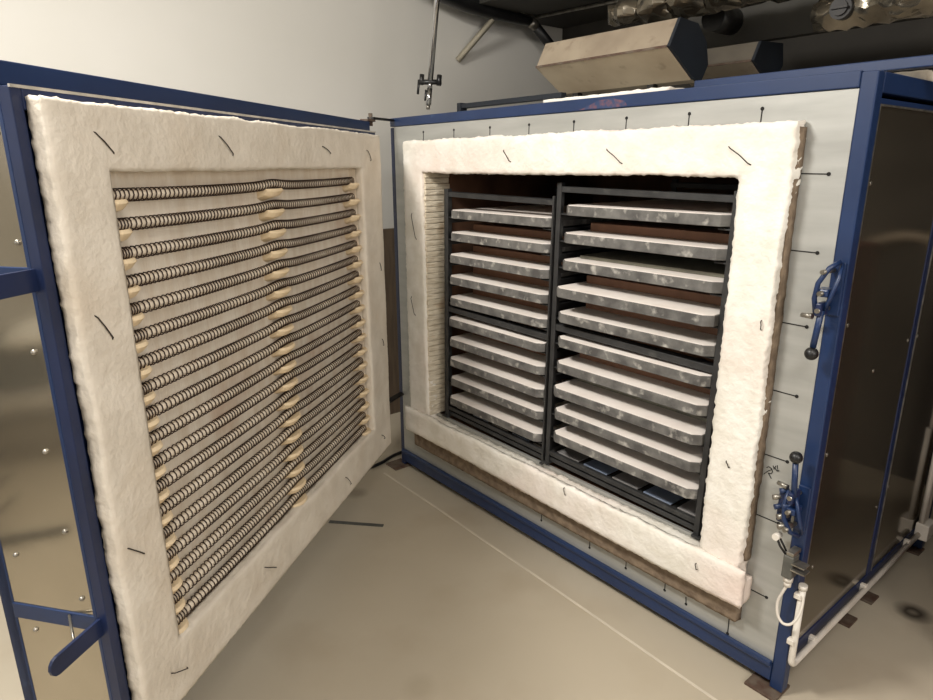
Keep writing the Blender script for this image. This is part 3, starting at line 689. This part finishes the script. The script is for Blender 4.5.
# foil-wrapped pipe
def foilpipe(pts, r, label, grp=None):
    mb = MB().tube(pts, r, 28)
    for v in mb.bm.verts:
        n1 = noise.noise(v.co * 14); n2 = noise.noise(v.co * 34 + Vector((5, 1, 0)))
        v.co += Vector((0.1 * n2, n1, n2)) * 0.018
    o = mb.build('foil_pipe', M['foil'], None, label=label, category='pipe')
    for f in o.data.polygons: f.use_smooth = True
    return o
n_ = 60
n_ = 200
foilpipe([(0.78 + 4.6 * i / n_, 0.60 + 0.02 * math.sin(i), 2.205) for i in range(n_)], [0.035 + 0.03 * min(1, i / 12) for i in range(n_)], 'crumpled silver foil wrapped pipe running above the tan duct')
foilpipe([(1.70 + 3.67 * i / 160, 0.52, 2.052) for i in range(160)], [0.05] * 160, 'shiny bulging foil wrap at the top right above the kiln')
cap = MB().tube([(1.79, 0.455, 2.052), (1.79, 0.49, 2.052)], 0.032, 20).tube([(1.79, 0.448, 2.052), (1.79, 0.456, 2.052)], 0.022, 20).box(1.765, 1.815, 0.442, 0.449, 2.049, 2.055)
cap.build('pipe_cap', M['darksteel'], None, label='round dark cap set in the shiny foil wrap', category='cap')
MB().tube([(1.20, 0.86, 2.15), (1.20, 0.72, 2.15)], 0.05, 24).build('flue_stub', M['black'], None, label='round black pipe end above the smaller rear duct', category='pipe')
MB().box(0.9, 3.2, 0.95, 1.0, 2.08, 2.34).build('duct_panel', M['ceil_dark'], None, label='long dark metal panel behind the foil pipes above the kiln', category='panel')
# brown board behind the hinge gap
MB().box(-0.72, -0.70, 0.05, 0.85, 0.0, 1.22).build('board', M['board'], None, label='brown board standing against the white wall behind the hinge gap', category='board')
# flat strip on the floor
a = math.atan2(-0.424 + 0.596, 0.454 - 0.267)
ms = MB().box(-0.13, 0.13, -0.011, 0.011, 0.0, 0.003).build('metal_strip', M['grey_box'], None, 0.001, label='flat grey metal strip lying on the floor under the door', category='strip')
ms.location = (0.36, -0.51, 0.0005); ms.rotation_euler.z = a
# cable on the floor at the kiln corner
MB().tube(spline([(-0.30, -0.26, 0.010), (-0.20, -0.27, 0.010), (-0.12, -0.23, 0.010), (-0.09, -0.16, 0.010), (-0.10, -0.08, 0.010), (-0.14, 0.05, 0.010), (-0.15, 0.3, 0.010)]), 0.009, 8).build('cable', M['black'], None,
    label='black cable curling on the floor by the left kiln corner', category='cable')
# unseen cabinet added further right, only to show reflected in the polished side panels
MB().box(2.45, 2.75, 0.55, 1.27, 0.0, 1.28).build('cabinet', M['red'], None, 0.01, label='dark red cabinet added unseen to the right of the kiln for its reflection', category='cabinet')

# stand-ins added behind the camera: only their reflections show in the polished end of the door
wb = empty('workbench', (1.0, -4.3, 0), 'steel workbench behind the camera, mirrored in the polished end of the door', 'workbench')
def wp(mb, n, m, bv=0.0):
    o = mb.build(n, m, wb, bv); o.location = -wb.location; return o
wp(MB().box(0.0, 2.0, -4.65, -3.95, 0.40, 0.46), 'worktop', M['edge'], 0.004)
for x_ in (0.02, 1.94):
    for y_ in (-4.63, -4.01): wp(MB().box(x_, x_ + 0.04, y_, y_ + 0.04, 0.0, 0.40), 'leg', M['darksteel'])
cr = MB().box(0.55, 0.86, -4.5, -4.1, 0.462, 0.70).build('crate', M['grey_box'], None, 0.01, label='grey crate on the bench, mirrored in the polished end of the door', category='crate')
soft_slab(0.70, 1.05, -4.55, -4.05, 0.702, 0.76, seed=31, step=0.02).build('folded_blanket', M['fibre'], None, label='white folded blanket on the crate, mirrored in the polished end of the door', category='blanket')
tr = empty('spiked_stand', (0.6, -3.3, 0), 'dark stand with slanting arms, mirrored in the polished end of the door', 'stand')
def tp(mb, n):
    o = mb.build(n, M['darksteel'], tr); o.location = -tr.location; return o
tp(MB().tube([(0.60, -3.3, 0.03), (0.60, -3.3, 0.78)], 0.02), 'post')
tp(MB().tube([(0.45, -3.3, 0.02), (0.95, -3.3, 0.02)], 0.02).tube([(0.60, -3.5, 0.02), (0.60, -3.1, 0.02)], 0.02), 'base')
for i in range(6): tp(MB().tube([(0.60, -3.3, 0.08 + 0.11 * i), (0.78, -3.3, 0.22 + 0.11 * i)], 0.008, 6), 'arm')

hs = MB()  # unseen hose, added so a curve shows mirrored in the side panels
hs.tube(spline([(2.95, 1.90, 0.6), (2.75, 1.90, 1.15), (2.45, 1.90, 1.25), (2.30, 1.90, 1.0)], 8), 0.03, 10)
hs.build('hose', M['galv'], None, label='grey hose added unseen on the back wall for its reflection in the kiln side', category='hose')
